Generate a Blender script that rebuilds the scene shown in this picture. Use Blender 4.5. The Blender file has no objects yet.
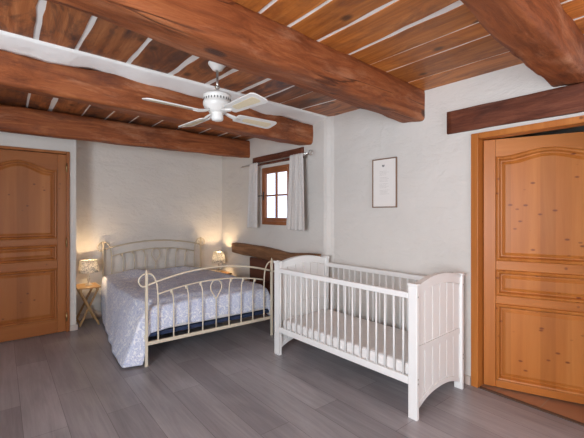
import bpy, bmesh, math, random
from mathutils import Vector, Matrix, noise
random.seed(7)
PI = math.pi
col = bpy.context.scene.collection

# ------------------------------------------------------------------ mesh helper
class MB:
    def __init__(s): s.v = []; s.f = []; s.smooth = []; s.col = []
    def add(s, vs, fs, smooth=False, c=None):
        b = len(s.v); s.v += [tuple(v) for v in vs]
        for f in fs:
            s.f.append(tuple(b+i for i in f)); s.smooth.append(smooth); s.col.append(c)
        return s
    def box(s, x0, y0, z0, x1, y1, z1, bev=0.0, c=None, m=None):
        bm = bmesh.new(); bmesh.ops.create_cube(bm, size=1)
        for v in bm.verts:
            v.co = Vector(((x0+x1)/2+v.co.x*(x1-x0), (y0+y1)/2+v.co.y*(y1-y0), (z0+z1)/2+v.co.z*(z1-z0)))
        if bev > 0:
            bmesh.ops.bevel(bm, geom=bm.edges[:], offset=bev, segments=2, profile=.5, affect='EDGES')
        bm.verts.index_update()
        vs = [(m @ v.co) if m else v.co.copy() for v in bm.verts]
        s.add(vs, [[v.index for v in f.verts] for f in bm.faces], False, c); bm.free(); return s
    def prism(s, poly, a0, a1, axis='z', c=None, bev=0.0, m=None):
        # poly in the plane perpendicular to axis, extruded from a0 to a1
        def mk(p, a):
            if axis == 'z': return Vector((p[0], p[1], a))
            if axis == 'y': return Vector((p[0], a, p[1]))
            return Vector((a, p[0], p[1]))
        bm = bmesh.new(); n = len(poly)
        lo = [bm.verts.new(mk(p, a0)) for p in poly]; hi = [bm.verts.new(mk(p, a1)) for p in poly]
        bm.faces.new(lo); bm.faces.new(hi[::-1])
        for i in range(n): bm.faces.new((lo[i], hi[i], hi[(i+1) % n], lo[(i+1) % n]))
        bmesh.ops.recalc_face_normals(bm, faces=bm.faces[:])
        if bev > 0:
            es = [e for e in bm.edges if len(e.link_faces) == 2 and e.calc_face_angle(0) > .6]
            bmesh.ops.bevel(bm, geom=es, offset=bev, segments=2, profile=.5, affect='EDGES')
        bm.verts.index_update()
        vs = [(m @ v.co) if m else v.co.copy() for v in bm.verts]
        s.add(vs, [[v.index for v in f.verts] for f in bm.faces], False, c); bm.free(); return s
    def tube(s, pts, r, n=8, closed=False, sx=1.0, up=None, caps=True):
        # r is a number or one radius per point
        P = [Vector(p) for p in pts]; k = len(P); rings = []
        R = r if isinstance(r, (list, tuple)) else [r]*k
        prev = None
        for i in range(k):
            if closed: t = P[(i+1) % k]-P[i-1]
            else: t = P[min(i+1, k-1)]-P[max(i-1, 0)]
            t.normalize()
            if prev is None:
                a = Vector(up) if up else (Vector((0, 0, 1)) if abs(t.z) < .9 else Vector((1, 0, 0)))
            else: a = prev
            a = (a - t*a.dot(t)).normalized(); b = t.cross(a); prev = a
            rings.append([P[i]+a*math.cos(2*PI*j/n)*R[i]*sx+b*math.sin(2*PI*j/n)*R[i] for j in range(n)])
        vs = [v for rg in rings for v in rg]; fs = []
        for i in range(k if closed else k-1):
            q = (i+1) % k
            for j in range(n):
                fs.append((i*n+j, i*n+(j+1) % n, q*n+(j+1) % n, q*n+j))
        s.add(vs, fs, True)
        if caps and not closed:
            s.add(rings[0], [tuple(range(n))[::-1]]); s.add(rings[-1], [tuple(range(n))])
        return s
    def lathe(s, prof, cx=0, cy=0, n=32, caps=True):
        vs = []; fs = []
        for (r, z) in prof:
            for j in range(n): vs.append((cx+r*math.cos(2*PI*j/n), cy+r*math.sin(2*PI*j/n), z))
        for i in range(len(prof)-1):
            for j in range(n): fs.append((i*n+j, i*n+(j+1) % n, (i+1)*n+(j+1) % n, (i+1)*n+j))
        s.add(vs, fs, True)
        if caps:
            if prof[0][0] > 1e-4: s.add(vs[:n], [tuple(range(n))[::-1]])
            if prof[-1][0] > 1e-4: s.add(vs[-n:], [tuple(range(n))])
        return s
    def grid(s, fn, nu, nv, smooth=True):
        vs = [fn(i/nu, j/nv) for j in range(nv+1) for i in range(nu+1)]
        fs = [(j*(nu+1)+i, j*(nu+1)+i+1, (j+1)*(nu+1)+i+1, (j+1)*(nu+1)+i) for j in range(nv) for i in range(nu)]
        return s.add(vs, fs, smooth)
    def strip(s, xs, lo, hi, t0, t1):
        n = len(xs)
        vs = [(x, t, fn(x)) for t in (t0, t1) for fn in (lo, hi) for x in xs]
        q = lambda a, i: a*n+i
        fs = []
        for i in range(n-1):
            fs += [(q(0, i), q(0, i+1), q(1, i+1), q(1, i)), (q(2, i), q(3, i), q(3, i+1), q(2, i+1)),
                   (q(0, i), q(2, i), q(2, i+1), q(0, i+1)), (q(1, i), q(1, i+1), q(3, i+1), q(3, i))]
        fs += [(q(0, 0), q(1, 0), q(3, 0), q(2, 0)), (q(0, n-1), q(2, n-1), q(3, n-1), q(1, n-1))]
        return s.add(vs, fs)
    def build(s, name, mat, parent=None):
        me = bpy.data.meshes.new(name); me.from_pydata(s.v, [], s.f)
        for p, sm in zip(me.polygons, s.smooth): p.use_smooth = sm
        if any(c is not None for c in s.col):
            ca = me.color_attributes.new('tone', 'FLOAT_COLOR', 'CORNER')
            for p, c in zip(me.polygons, s.col):
                c = .5 if c is None else c
                for li in p.loop_indices: ca.data[li].color = (c, c, c, 1)
        bm = bmesh.new(); bm.from_mesh(me)
        bmesh.ops.remove_doubles(bm, verts=bm.verts[:], dist=1e-6)
        bmesh.ops.recalc_face_normals(bm, faces=bm.faces[:]); bm.to_mesh(me); bm.free()
        me.materials.append(mat); me.update()
        o = bpy.data.objects.new(name, me); col.objects.link(o)
        if parent: o.parent = parent
        return o

def tag(o, label=None, cat=None, group=None, kind=None):
    if label: o['label'] = label
    if cat: o['category'] = cat
    if group: o['group'] = group
    if kind: o['kind'] = kind
    return o
def empty(name, loc=(0, 0, 0), rz=0):
    o = bpy.data.objects.new(name, None); col.objects.link(o)
    o.location = loc; o.rotation_euler = (0, 0, rz); o.empty_display_size = .1
    return o
def struct(o): o['kind'] = 'structure'; return o
def solidify(o, t, off=0):
    m = o.modifiers.new('Solidify', 'SOLIDIFY'); m.thickness = t; m.offset = off; return o

# ------------------------------------------------------------------ materials
def mat(name):
    m = bpy.data.materials.new(name); m.use_nodes = True
    nt = m.node_tree; b = nt.nodes['Principled BSDF']
    return m, nt, b
def N(nt, t, **kw):
    n = nt.nodes.new(t)
    for k, v in kw.items():
        if k in n.inputs: n.inputs[k].default_value = v
        else: setattr(n, k, v)
    return n
def ramp(nt, fac, stops, interp='LINEAR'):
    r = nt.nodes.new('ShaderNodeValToRGB'); r.color_ramp.interpolation = interp
    e = r.color_ramp.elements
    while len(e) < len(stops): e.new(.5)
    for el, (p, c) in zip(e, stops):
        el.position = p; el.color = (c[0], c[1], c[2], 1) if isinstance(c, (tuple, list)) else (c, c, c, 1)
    nt.links.new(fac, r.inputs[0]); return r.outputs[0]
def mixc(nt, fac, a, b, mode='MIX'):
    m = nt.nodes.new('ShaderNodeMix'); m.data_type = 'RGBA'; m.blend_type = mode
    for sock, v in ((m.inputs[0], fac), (m.inputs[6], a), (m.inputs[7], b)):
        if hasattr(v, 'links'): nt.links.new(v, sock)
        else: sock.default_value = v if not isinstance(v, tuple) or len(v) == 4 else (*v, 1)
    return m.outputs[2]
def coords(nt, scale=(1, 1, 1), loc=(0, 0, 0), rot=(0, 0, 0), kind='Object'):
    t = nt.nodes.new('ShaderNodeTexCoord'); mp = nt.nodes.new('ShaderNodeMapping')
    mp.inputs['Scale'].default_value = scale; mp.inputs['Location'].default_value = loc; mp.inputs['Rotation'].default_value = rot
    nt.links.new(t.outputs[kind], mp.inputs[0]); return mp.outputs[0]
def bump(nt, b, h, strength, dist=.01, prev=None):
    n = nt.nodes.new('ShaderNodeBump'); n.inputs['Strength'].default_value = strength; n.inputs['Distance'].default_value = dist
    nt.links.new(h, n.inputs['Height'])
    if prev: nt.links.new(prev, n.inputs['Normal'])
    nt.links.new(n.outputs[0], b.inputs['Normal']); return n.outputs[0]

def plain(name, c, rough=.5, metal=0, spec=.5):
    m, nt, b = mat(name); b.inputs['Base Color'].default_value = (*c, 1)
    b.inputs['Roughness'].default_value = rough; b.inputs['Metallic'].default_value = metal
    b.inputs['Specular IOR Level'].default_value = spec
    return m

def plaster(name, c, relief=.5, fine=.3):
    m, nt, b = mat(name); L = nt.links
    v = coords(nt)
    n1 = N(nt, 'ShaderNodeTexNoise', Scale=1.3, Detail=3.0, Roughness=.5); L.new(v, n1.inputs['Vector'])
    c2 = tuple(x*.93 for x in c)
    L.new(ramp(nt, n1.outputs[0], [(.35, c2), (.65, c)]), b.inputs['Base Color'])
    vs = coords(nt, (3, 3, 5.5))
    n2 = N(nt, 'ShaderNodeTexNoise', Scale=1.1, Detail=6.0, Roughness=.6, Distortion=.25); L.new(vs, n2.inputs['Vector'])
    n3 = N(nt, 'ShaderNodeTexNoise', Scale=28.0, Detail=3.0, Roughness=.6); L.new(v, n3.inputs['Vector'])
    bn = bump(nt, b, ramp(nt, n2.outputs[0], [(.42, 0.0), (.6, 1.0)]), relief, .02)
    bump(nt, b, n3.outputs[0], fine, .006, bn)
    b.inputs['Roughness'].default_value = .92; b.inputs['Specular IOR Level'].default_value = .2
    return m

def wood(name, stops, axis='x', grain=14, stretch=.06, knots=2.5, knotcol=(.05, .02, .01), rough=.5, bmp=.3,
         patch=None, patchfac=.5, tone=0.0, knotsize=.075, seam=None, knotstretch=.45):
    m, nt, b = mat(name); L = nt.links
    sc = {'x': (stretch, 1, 1), 'y': (1, stretch, 1), 'z': (1, 1, stretch)}[axis]
    v = coords(nt, sc)
    n0 = N(nt, 'ShaderNodeTexNoise', Scale=grain*.25, Detail=2.0, Distortion=.3); L.new(v, n0.inputs['Vector'])
    n1 = N(nt, 'ShaderNodeTexNoise', Scale=grain, Detail=6.0, Roughness=.65, Distortion=.6); L.new(v, n1.inputs['Vector'])
    mx = N(nt, 'ShaderNodeMath', operation='MULTIPLY_ADD'); L.new(n0.outputs[0], mx.inputs[0]); mx.inputs[1].default_value = .5
    hf = N(nt, 'ShaderNodeMath', operation='MULTIPLY'); L.new(n1.outputs[0], hf.inputs[0]); hf.inputs[1].default_value = .5
    L.new(hf.outputs[0], mx.inputs[2])
    c = ramp(nt, mx.outputs[0], stops)
    if tone:
        at = N(nt, 'ShaderNodeAttribute', attribute_name='tone')
        g = ramp(nt, at.outputs['Fac'], [(0, 1-tone), (1, 1+tone*.6)])
        c = mixc(nt, 1.0, c, g, 'MULTIPLY')
    if seam:   # glued laths: a tone per lath, cut across one coordinate
        vv = coords(nt, (1, 1, 1)); sp = N(nt, 'ShaderNodeSeparateXYZ'); L.new(vv, sp.inputs[0])
        fl = N(nt, 'ShaderNodeMath', operation='MULTIPLY'); L.new(sp.outputs[seam[0]], fl.inputs[0]); fl.inputs[1].default_value = 1/seam[1]
        fr = N(nt, 'ShaderNodeMath', operation='FLOOR'); L.new(fl.outputs[0], fr.inputs[0])
        wn = N(nt, 'ShaderNodeTexWhiteNoise', noise_dimensions='1D'); L.new(fr.outputs[0], wn.inputs['W'])
        c = mixc(nt, 1.0, c, ramp(nt, wn.outputs[0], [(0, seam[2]), (1, 1.06)]), 'MULTIPLY')
    if patch:
        vp = coords(nt, {'x': (.5, 1.3, 1.3), 'y': (1.3, .5, 1.3), 'z': (1.3, 1.3, .5)}[axis])
        np_ = N(nt, 'ShaderNodeTexNoise', Scale=2.2, Detail=5.0, Roughness=.65); L.new(vp, np_.inputs['Vector'])
        f = ramp(nt, np_.outputs[0], [(.48, 0.0), (.66, patchfac)])
        c = mixc(nt, f, c, patch)
    if knots:
        ks = {'x': (knotstretch, 1, 1), 'y': (1, knotstretch, 1), 'z': (1, 1, knotstretch)}[axis]
        vk = coords(nt, ks)
        vo = N(nt, 'ShaderNodeTexVoronoi', Scale=knots); vo.inputs['Randomness'].default_value = 1; L.new(vk, vo.inputs['Vector'])
        f = ramp(nt, vo.outputs['Distance'], [(knotsize*.5, .85), (knotsize, 0.0)])
        c = mixc(nt, f, c, knotcol)
        # only some of the cells carry a knot
    L.new(c, b.inputs['Base Color'])
    bump(nt, b, mx.outputs[0], bmp, .01)
    b.inputs['Roughness'].default_value = rough; b.inputs['Specular IOR Level'].default_value = .35
    return m

M = {}
M['wall'] = plaster('white_plaster', (.69, .655, .61), .26, .3)
M['wall_rough'] = plaster('rough_white_plaster', (.71, .67, .615), .28, .35)
M['ceil_plaster'] = plaster('ceiling_plaster', (.90, .88, .85), .2, .2)
def hewn(name, stops, axis, worn, dark, crackcol, knotcol):
    """old hand-hewn timber: long grain, worn pale rubs, dark stains, drying cracks and knots"""
    m, nt, b = mat(name); L = nt.links
    ax = lambda f: {'x': (f, 1, 1), 'y': (1, f, 1), 'z': (1, 1, f)}[axis]
    g = N(nt, 'ShaderNodeTexNoise', Scale=16.0, Detail=8.0, Roughness=.72, Distortion=.8); L.new(coords(nt, ax(.10)), g.inputs['Vector'])
    c = ramp(nt, g.outputs[0], stops)
    p = N(nt, 'ShaderNodeTexNoise', Scale=3.2, Detail=6.0, Roughness=.7, Distortion=.5); L.new(coords(nt, ax(.35)), p.inputs['Vector'])
    c = mixc(nt, ramp(nt, p.outputs[0], [(.52, 0.0), (.68, .75)]), c, dark)
    w = N(nt, 'ShaderNodeTexNoise', Scale=4.0, Detail=7.0, Roughness=.75, Distortion=.4); L.new(coords(nt, ax(.30), (3, 5, 1)), w.inputs['Vector'])
    c = mixc(nt, ramp(nt, w.outputs[0], [(.54, 0.0), (.72, .7)]), c, worn)
    k = N(nt, 'ShaderNodeTexNoise', Scale=5.0, Detail=3.0, Roughness=.5, Distortion=.3); L.new(coords(nt, ax(.07), (7, 2, 9)), k.inputs['Vector'])
    cr = ramp(nt, k.outputs[0], [(.488, 0.0), (.497, 1.0), (.505, 1.0), (.514, 0.0)])
    msk = N(nt, 'ShaderNodeTexNoise', Scale=1.5, Detail=2.0); L.new(coords(nt, ax(.6), (1, 8, 3)), msk.inputs['Vector'])
    mu = N(nt, 'ShaderNodeMath', operation='MULTIPLY'); L.new(cr, mu.inputs[0]); L.new(ramp(nt, msk.outputs[0], [(.50, 0.0), (.60, .75)]), mu.inputs[1])
    c = mixc(nt, mu.outputs[0], c, crackcol)
    vo = N(nt, 'ShaderNodeTexVoronoi', Scale=2.6); L.new(coords(nt, ax(.55)), vo.inputs['Vector'])
    kn = ramp(nt, vo.outputs['Distance'], [(.05, .9), (.085, .65), (.11, 0.0)])
    c = mixc(nt, kn, c, knotcol)
    L.new(c, b.inputs['Base Color'])
    h = N(nt, 'ShaderNodeMath', operation='SUBTRACT'); L.new(g.outputs[0], h.inputs[0]); L.new(mu.outputs[0], h.inputs[1])
    bn = bump(nt, b, h.outputs[0], .8, .008); bump(nt, b, p.outputs[0], .5, .03, bn)
    b.inputs['Roughness'].default_value = .6; b.inputs['Specular IOR Level'].default_value = .25
    return m
M['beam'] = hewn('hewn_beam_wood', [(.30, (.13, .034, .012)), (.5, (.28, .080, .026)), (.70, (.42, .145, .052))], 'x', (.54, .255, .14), (.095, .032, .020), (.05, .018, .01), (.06, .03, .025))
M['beam_dark'] = hewn('dark_lintel_wood', [(.30, (.06, .016, .009)), (.5, (.135, .04, .02)), (.70, (.22, .075, .04))], 'y', (.27, .12, .08), (.045, .015, .01), (.02, .008, .005), (.03, .012, .01))
M['mantel'] = hewn('weathered_mantel_wood', [(.30, (.13, .06, .03)), (.5, (.24, .115, .055)), (.70, (.36, .19, .095))], 'y', (.40, .24, .12), (.09, .04, .02), (.04, .02, .01), (.06, .03, .02))
def plank(name, stops, dark, df, kf):
    """ceiling plank: straight grain along y, dark weather streaks and knots, one tone per plank"""
    m, nt, b = mat(name); L = nt.links
    g = N(nt, 'ShaderNodeTexNoise', Scale=20.0, Detail=8.0, Roughness=.7, Distortion=.6); L.new(coords(nt, (1, .06, 1)), g.inputs['Vector'])
    c = ramp(nt, g.outputs[0], stops)
    at = N(nt, 'ShaderNodeAttribute', attribute_name='tone')
    c = mixc(nt, 1.0, c, ramp(nt, at.outputs['Fac'], [(0, .72), (1, 1.18)]), 'MULTIPLY')
    p = N(nt, 'ShaderNodeTexNoise', Scale=4.5, Detail=7.0, Roughness=.72, Distortion=1.0); L.new(coords(nt, (1, .38, 1)), p.inputs['Vector'])
    c = mixc(nt, ramp(nt, p.outputs[0], [(.47, 0.0), (.54, df*.45), (.66, df)]), c, dark)
    vo = N(nt, 'ShaderNodeTexVoronoi', Scale=4.2); L.new(coords(nt, (1, .7, 1)), vo.inputs['Vector'])
    c = mixc(nt, ramp(nt, vo.outputs['Distance'], [(.06, kf), (.10, kf*.6), (.15, 0.0)]), c, (.06, .025, .012))
    L.new(c, b.inputs['Base Color']); bump(nt, b, g.outputs[0], .35, .006)
    b.inputs['Roughness'].default_value = .45; b.inputs['Specular IOR Level'].default_value = .4
    return m
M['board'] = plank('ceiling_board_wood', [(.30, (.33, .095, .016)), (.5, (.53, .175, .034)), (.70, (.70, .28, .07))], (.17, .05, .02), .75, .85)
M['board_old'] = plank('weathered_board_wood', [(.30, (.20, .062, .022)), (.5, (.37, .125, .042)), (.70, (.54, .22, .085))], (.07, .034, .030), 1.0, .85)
PINE = [(.32, (.35, .105, .018)), (.5, (.46, .155, .030)), (.68, (.56, .215, .050))]
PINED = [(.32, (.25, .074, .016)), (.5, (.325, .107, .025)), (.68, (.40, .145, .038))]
M['pine_v'] = wood('honey_pine', PINE, 'z', 10, .05, 8.5, rough=.38, bmp=.05, knotsize=.17, knotcol=(.17, .04, .010), knotstretch=1.9, seam=('X', .095, .88))
M['pine_h'] = wood('honey_pine_rail', PINE, 'x', 10, .05, 4, rough=.38, bmp=.05, knotsize=.06, knotcol=(.18, .055, .015), knotstretch=1.0)
M['pine_frame'] = wood('honey_pine_frame', PINE, 'z', 10, .05, 5, rough=.4, bmp=.05, knotsize=.075, knotcol=(.16, .045, .012), knotstretch=1.2)
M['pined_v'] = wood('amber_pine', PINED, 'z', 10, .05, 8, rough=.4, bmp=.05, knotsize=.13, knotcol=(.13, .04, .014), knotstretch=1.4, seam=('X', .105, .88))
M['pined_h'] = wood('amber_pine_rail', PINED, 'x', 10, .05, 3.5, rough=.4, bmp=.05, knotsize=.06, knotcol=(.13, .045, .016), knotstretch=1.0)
M['win_wood'] = wood('window_wood', [(.3, (.20, .06, .022)), (.6, (.34, .115, .04))], 'z', 14, .06, 0, rough=.45, bmp=.1)
M['table_wood'] = wood('light_table_wood', [(.3, (.27, .15, .06)), (.6, (.42, .26, .115))], 'x', 14, .06, 0, rough=.5, bmp=.1)
M['panel_wood'] = wood('fireplace_board_wood', [(.3, (.085, .025, .014)), (.55, (.16, .05, .028)), (.75, (.23, .08, .045))], 'y', 14, .08, 2, rough=.5, bmp=.3, tone=.2)
M['cream_metal'] = plain('cream_enamel', (.70, .62, .48), .35)
M['shaded_cream'] = plain('shaded_cream_enamel', (.56, .47, .33), .35)  # same cream enamel, with the headboard's shade and lamplit tan put into the colour
M['crib_white'] = plain('white_painted_wood', (.85, .845, .825), .42)
M['fan_white'] = plain('white_fan_enamel', (.74, .72, .68), .4)
M['steel'] = plain('brushed_steel', (.55, .53, .50), .3, 1)
M['black'] = plain('black_iron', (.02, .02, .02), .5)
M['brass'] = plain('dull_brass', (.45, .33, .16), .4, .9)
M['navy'] = plain('navy_base_fabric', (.02, .035, .085), .9)
M['threshold'] = plain('dark_threshold_strip', (.10, .07, .055), .5)
M['skirting'] = plain('pale_skirting', (.58, .50, .44), .5)

def weave(name, c, c2, scale, rough=.9):
    m, nt, b = mat(name); L = nt.links; v = coords(nt)
    n = N(nt, 'ShaderNodeTexNoise', Scale=scale, Detail=3.0); L.new(v, n.inputs['Vector'])
    L.new(ramp(nt, n.outputs[0], [(.35, c2), (.65, c)]), b.inputs['Base Color'])
    bump(nt, b, n.outputs[0], .15, .004); b.inputs['Roughness'].default_value = rough
    b.inputs['Specular IOR Level'].default_value = .15
    return m
M['sheet'] = weave('white_sheet', (.85, .84, .82), (.80, .79, .78), 30)
M['crib_sheet'] = weave('crib_sheet', (.84, .82, .80), (.79, .77, .75), 30)
M['curtain'] = weave('grey_curtain_linen', (.66, .62, .585), (.60, .56, .53), 60)
M['cane'] = weave('cane_inset', (.78, .68, .48), (.66, .56, .38), 160, .6)
M['paper'] = plain('cream_paper', (.80, .76, .72), .8)
M['ink'] = plain('faded_ink', (.55, .52, .49), .8)
M['ink_dark'] = plain('grey_ink', (.22, .21, .21), .8)
M['frame_wood'] = plain('brown_frame_wood', (.22, .13, .08), .45)

# bedspread: scrolling floral damask, lavender blue on off white
m, nt, b = mat('floral_bedspread_cotton'); L = nt.links; v = coords(nt)
w = N(nt, 'ShaderNodeTexNoise', Scale=13.0, Detail=2.5, Roughness=.6, Distortion=2.2); L.new(v, w.inputs['Vector'])
r1 = ramp(nt, w.outputs[0], [(.40, 0.0), (.46, 1.0), (.50, .1), (.56, .9), (.60, 0.0)])
c = mixc(nt, r1, (.84, .86, .91), (.40, .46, .68))
L.new(c, b.inputs['Base Color']); b.inputs['Roughness'].default_value = .9; b.inputs['Specular IOR Level'].default_value = .15
w2 = N(nt, 'ShaderNodeTexNoise', Scale=5.0, Detail=4.0, Distortion=.5); L.new(v, w2.inputs['Vector'])
bn = bump(nt, b, w2.outputs[0], .35, .03); bump(nt, b, r1, .15, .004, bn)
M['bedspread'] = m

# laminate floor, planks running along Y
def laminate(name, ca, cb, dark):
    m, nt, b = mat(name); L = nt.links
    v = coords(nt, (1, 1, 1), (0.0, .12, 0), (0, 0, PI/2))
    br = N(nt, 'ShaderNodeTexBrick', offset=.37, offset_frequency=2)
    for k, x in {'Scale': 1.0, 'Mortar Size': .0016, 'Mortar Smooth': .3, 'Brick Width': 1.38, 'Row Height': .232, 'Bias': 0.0}.items(): br.inputs[k].default_value = x
    br.inputs['Color1'].default_value = (*ca, 1); br.inputs['Color2'].default_value = (*cb, 1); br.inputs['Mortar'].default_value = (*dark, 1)
    L.new(v, br.inputs['Vector'])
    vg = coords(nt, (1, .06, 1))
    g = N(nt, 'ShaderNodeTexNoise', Scale=22.0, Detail=6.0, Roughness=.7, Distortion=1.2); L.new(vg, g.inputs['Vector'])
    g2 = N(nt, 'ShaderNodeTexNoise', Scale=3.0, Detail=3.0, Distortion=1.0); vg2 = coords(nt, (1.3, .35, 1)); L.new(vg2, g2.inputs['Vector'])
    c = mixc(nt, 1.0, br.outputs['Color'], ramp(nt, g.outputs[0], [(.3, .78), (.7, 1.12)]), 'MULTIPLY')
    c = mixc(nt, 1.0, c, ramp(nt, g2.outputs[0], [(.3, .84), (.7, 1.12)]), 'MULTIPLY')
    L.new(c, b.inputs['Base Color'])
    rr = N(nt, 'ShaderNodeMapRange'); L.new(g.outputs[0], rr.inputs[0]); rr.inputs[3].default_value = .24; rr.inputs[4].default_value = .42
    L.new(rr.outputs[0], b.inputs['Roughness'])
    bump(nt, b, g.outputs[0], .06, .003)
    return m
M['floor'] = laminate('grey_oak_laminate', (.275, .258, .272), (.385, .368, .385), (.14, .13, .13))
m, nt, b = mat('terracotta_hall_tiles'); L = nt.links
br = N(nt, 'ShaderNodeTexBrick', offset=0.0)
for k, x in {'Scale': 1.0, 'Mortar Size': .004, 'Brick Width': .3, 'Row Height': .3}.items(): br.inputs[k].default_value = x
br.inputs['Color1'].default_value = (.40, .20, .11, 1); br.inputs['Color2'].default_value = (.45, .235, .13, 1); br.inputs['Mortar'].default_value = (.40, .27, .18, 1)
L.new(coords(nt), br.inputs['Vector']); L.new(br.outputs['Color'], b.inputs['Base Color']); b.inputs['Roughness'].default_value = .5
M['hall_floor'] = m

# glass: clear pane
m = bpy.data.materials.new('window_glass'); m.use_nodes = True; nt = m.node_tree; nt.nodes.clear(); L = nt.links
o_ = nt.nodes.new('ShaderNodeOutputMaterial'); tr = nt.nodes.new('ShaderNodeBsdfTransparent'); gl = nt.nodes.new('ShaderNodeBsdfGlossy')
tr.inputs[0].default_value = (.95, .96, .97, 1); gl.inputs['Roughness'].default_value = .03; mx = nt.nodes.new('ShaderNodeMixShader'); mx.inputs[0].default_value = .06
L.new(tr.outputs[0], mx.inputs[1]); L.new(gl.outputs[0], mx.inputs[2]); L.new(mx.outputs[0], o_.inputs[0]); M['glass'] = m

# lamp shade: thin printed paper that lets the bulb's light through
m = bpy.data.materials.new('printed_lamp_shade_paper'); m.use_nodes = True; nt = m.node_tree; nt.nodes.clear(); L = nt.links
o_ = nt.nodes.new('ShaderNodeOutputMaterial'); df = nt.nodes.new('ShaderNodeBsdfDiffuse'); tl = nt.nodes.new('ShaderNodeBsdfTranslucent')
v = coords(nt, (1, 1, 1.0)); vo = N(nt, 'ShaderNodeTexNoise', Scale=75.0, Detail=1.5, Roughness=.5, Distortion=.2); L.new(v, vo.inputs['Vector'])
c = ramp(nt, vo.outputs[0], [(.40, (.30, .30, .31)), (.52, (.85, .82, .76))])
L.new(c, df.inputs[0]); L.new(c, tl.inputs[0]); mx = nt.nodes.new('ShaderNodeMixShader'); mx.inputs[0].default_value = .5
L.new(df.outputs[0], mx.inputs[1]); L.new(tl.outputs[0], mx.inputs[2]); L.new(mx.outputs[0], o_.inputs[0]); M['shade'] = m
m, nt, b = mat('warm_bulb'); b.inputs['Emission Color'].default_value = (1, .72, .40, 1); b.inputs['Emission Strength'].default_value = 12; M['bulb'] = m

# ------------------------------------------------------------------ the room shell
ZC = 2.50
XR = lambda y: 2.971 - .023*(y-1.5)
# floor
f = MB().box(-2.0, -2.0, -.1, 2.985, 5.6, 0.0).build('floor', M['floor']); struct(f)
hf = MB().box(2.985, -1.4, -.1, 5.1, 2.8, -.004).build('floor_hallway', M['hall_floor']); struct(hf)
# right wall with the window recess wall, the step and the doorway
mb = MB()
mb.prism([(XR(1.362), 1.362), (XR(2.88), 2.88), (2.925, 2.915), (2.893, 2.955), (2.88, 2.99), (2.88, 3.60), (2.985, 3.60), (2.985, 3.2), (3.22, 2.85), (3.22, 1.362)], 0, 2.6)
mb.prism([(2.88, 4.265), (2.88, 5.5), (3.2, 5.5), (3.2, 4.6), (2.985, 4.265)], 0, 2.6)
mb.box(2.88, 3.60, 0, 2.985, 4.265, 1.238); mb.box(2.88, 3.60, 2.032, 2.985, 4.265, 2.6)
mb.prism([(XR(.39), .39), (XR(1.362), 1.362), (3.22, 1.362), (3.22, .39)], 2.036, 2.6)
mb.prism([(XR(-2), -2.0), (XR(.39), .39), (3.22, .39), (3.22, -2.0)], 0, 2.6)
struct(mb.build('wall_right', M['wall']))
# back wall: headboard wall, and the part with the door standing forward of it
mb = MB()
mb.box(.705, 5.43, 0, 2.88, 5.7, 2.6)
mb.box(.637, 4.99, 0, .705, 5.7, 2.6, 0)
mb.box(-2.0, 4.99, 0, -.317, 5.25, 2.6); mb.box(-.317, 4.99, 2.122, .637, 5.25, 2.6)
mb.box(-.317, 5.2, 0, .637, 5.25, 2.122)
struct(mb.build('wall_back', M['wall_rough']))
# walls beside and behind the camera, each with a daylight window opening
def wall_with_hole(name, axis, p0, p1, a0, a1, h0, h1, z0, z1):
    mb = MB()
    def bx(u0, u1, w0, w1):
        if axis == 'x': mb.box(p0, u0, w0, p1, u1, w1)
        else: mb.box(u0, p0, w0, u1, p1, w1)
    bx(a0, h0, 0, 2.6); bx(h1, a1, 0, 2.6); bx(h0, h1, 0, z0); bx(h0, h1, z1, 2.6)
    return struct(mb.build(name, M['wall']))
wall_with_hole('wall_left', 'x', -2.25, -2.0, -2.0, 5.25, -.8, 1.0, .6, 2.1)
wall_with_hole('wall_front', 'y', -2.25, -2.0, -2.25, 3.3, .9, 2.6, .7, 2.15)
# hallway beyond the open door
mb = MB()
mb.box(5.0, -1.3, 0, 5.1, 2.7, 2.6); mb.box(3.22, -1.4, 0, 5.1, -1.3, 2.6); mb.box(3.22, 2.7, 0, 5.1, 2.8, 2.6)
struct(mb.build('wall_hallway', M['wall']))
struct(MB().box(3.22, -1.4, 2.5, 5.1, 2.8, 2.6).build('ceiling_hallway', M['ceil_plaster']))

# ceiling: plaster slab with boards under it, jointed with white mortar
ceil = struct(MB().box(-2.0, -2.0, ZC+.002, 3.05, 5.45, 2.66).build('ceiling', M['ceil_plaster']))
def bay(y0f, y1f, gaps, m_, seedv, xs=-2.0):
    # gaps: (x at y0, x at y1, width at y0, width at y1)
    rnd = random.Random(seedv); mb = MB(); edges = [(xs, xs, 0, 0)] + gaps + [(3.04, 3.04, 0, 0)]
    for (a, b2) in zip(edges[:-1], edges[1:]):
        n = 10; Lp = []; Rp = []
        for i in range(n+1):
            t = i/n
            xa = a[0]+(a[1]-a[0])*t + (a[2]+(a[3]-a[2])*t)/2*(1+.5*noise.noise(Vector((a[0]*9, t*5, seedv)))) + (.004*noise.noise(Vector((a[0]*7, t*9, 3))) if a[2] else 0)
            xb = b2[0]+(b2[1]-b2[0])*t - (b2[2]+(b2[3]-b2[2])*t)/2*(1+.5*noise.noise(Vector((b2[0]*5, t*5, seedv+5)))) + (.004*noise.noise(Vector((b2[0]*7, t*9, 8))) if b2[2] else 0)
            Lp.append((xa, y0f(xa)+(y1f(xa)-y0f(xa))*t)); Rp.append((xb, y0f(xb)+(y1f(xb)-y0f(xb))*t))
        mb.prism(Lp+Rp[::-1], ZC-.004*rnd.random(), ZC+.012, c=rnd.random())
    return mb.build('ceiling_boards', m_, ceil)
def G(lst, w=.022): return [(g, g, w, w) if not isinstance(g, tuple) else g for g in lst]
behind = [-1.75, -1.5, -1.22, -.98, -.7, -.42, -.2, .05, .33, .62, .86]
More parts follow.
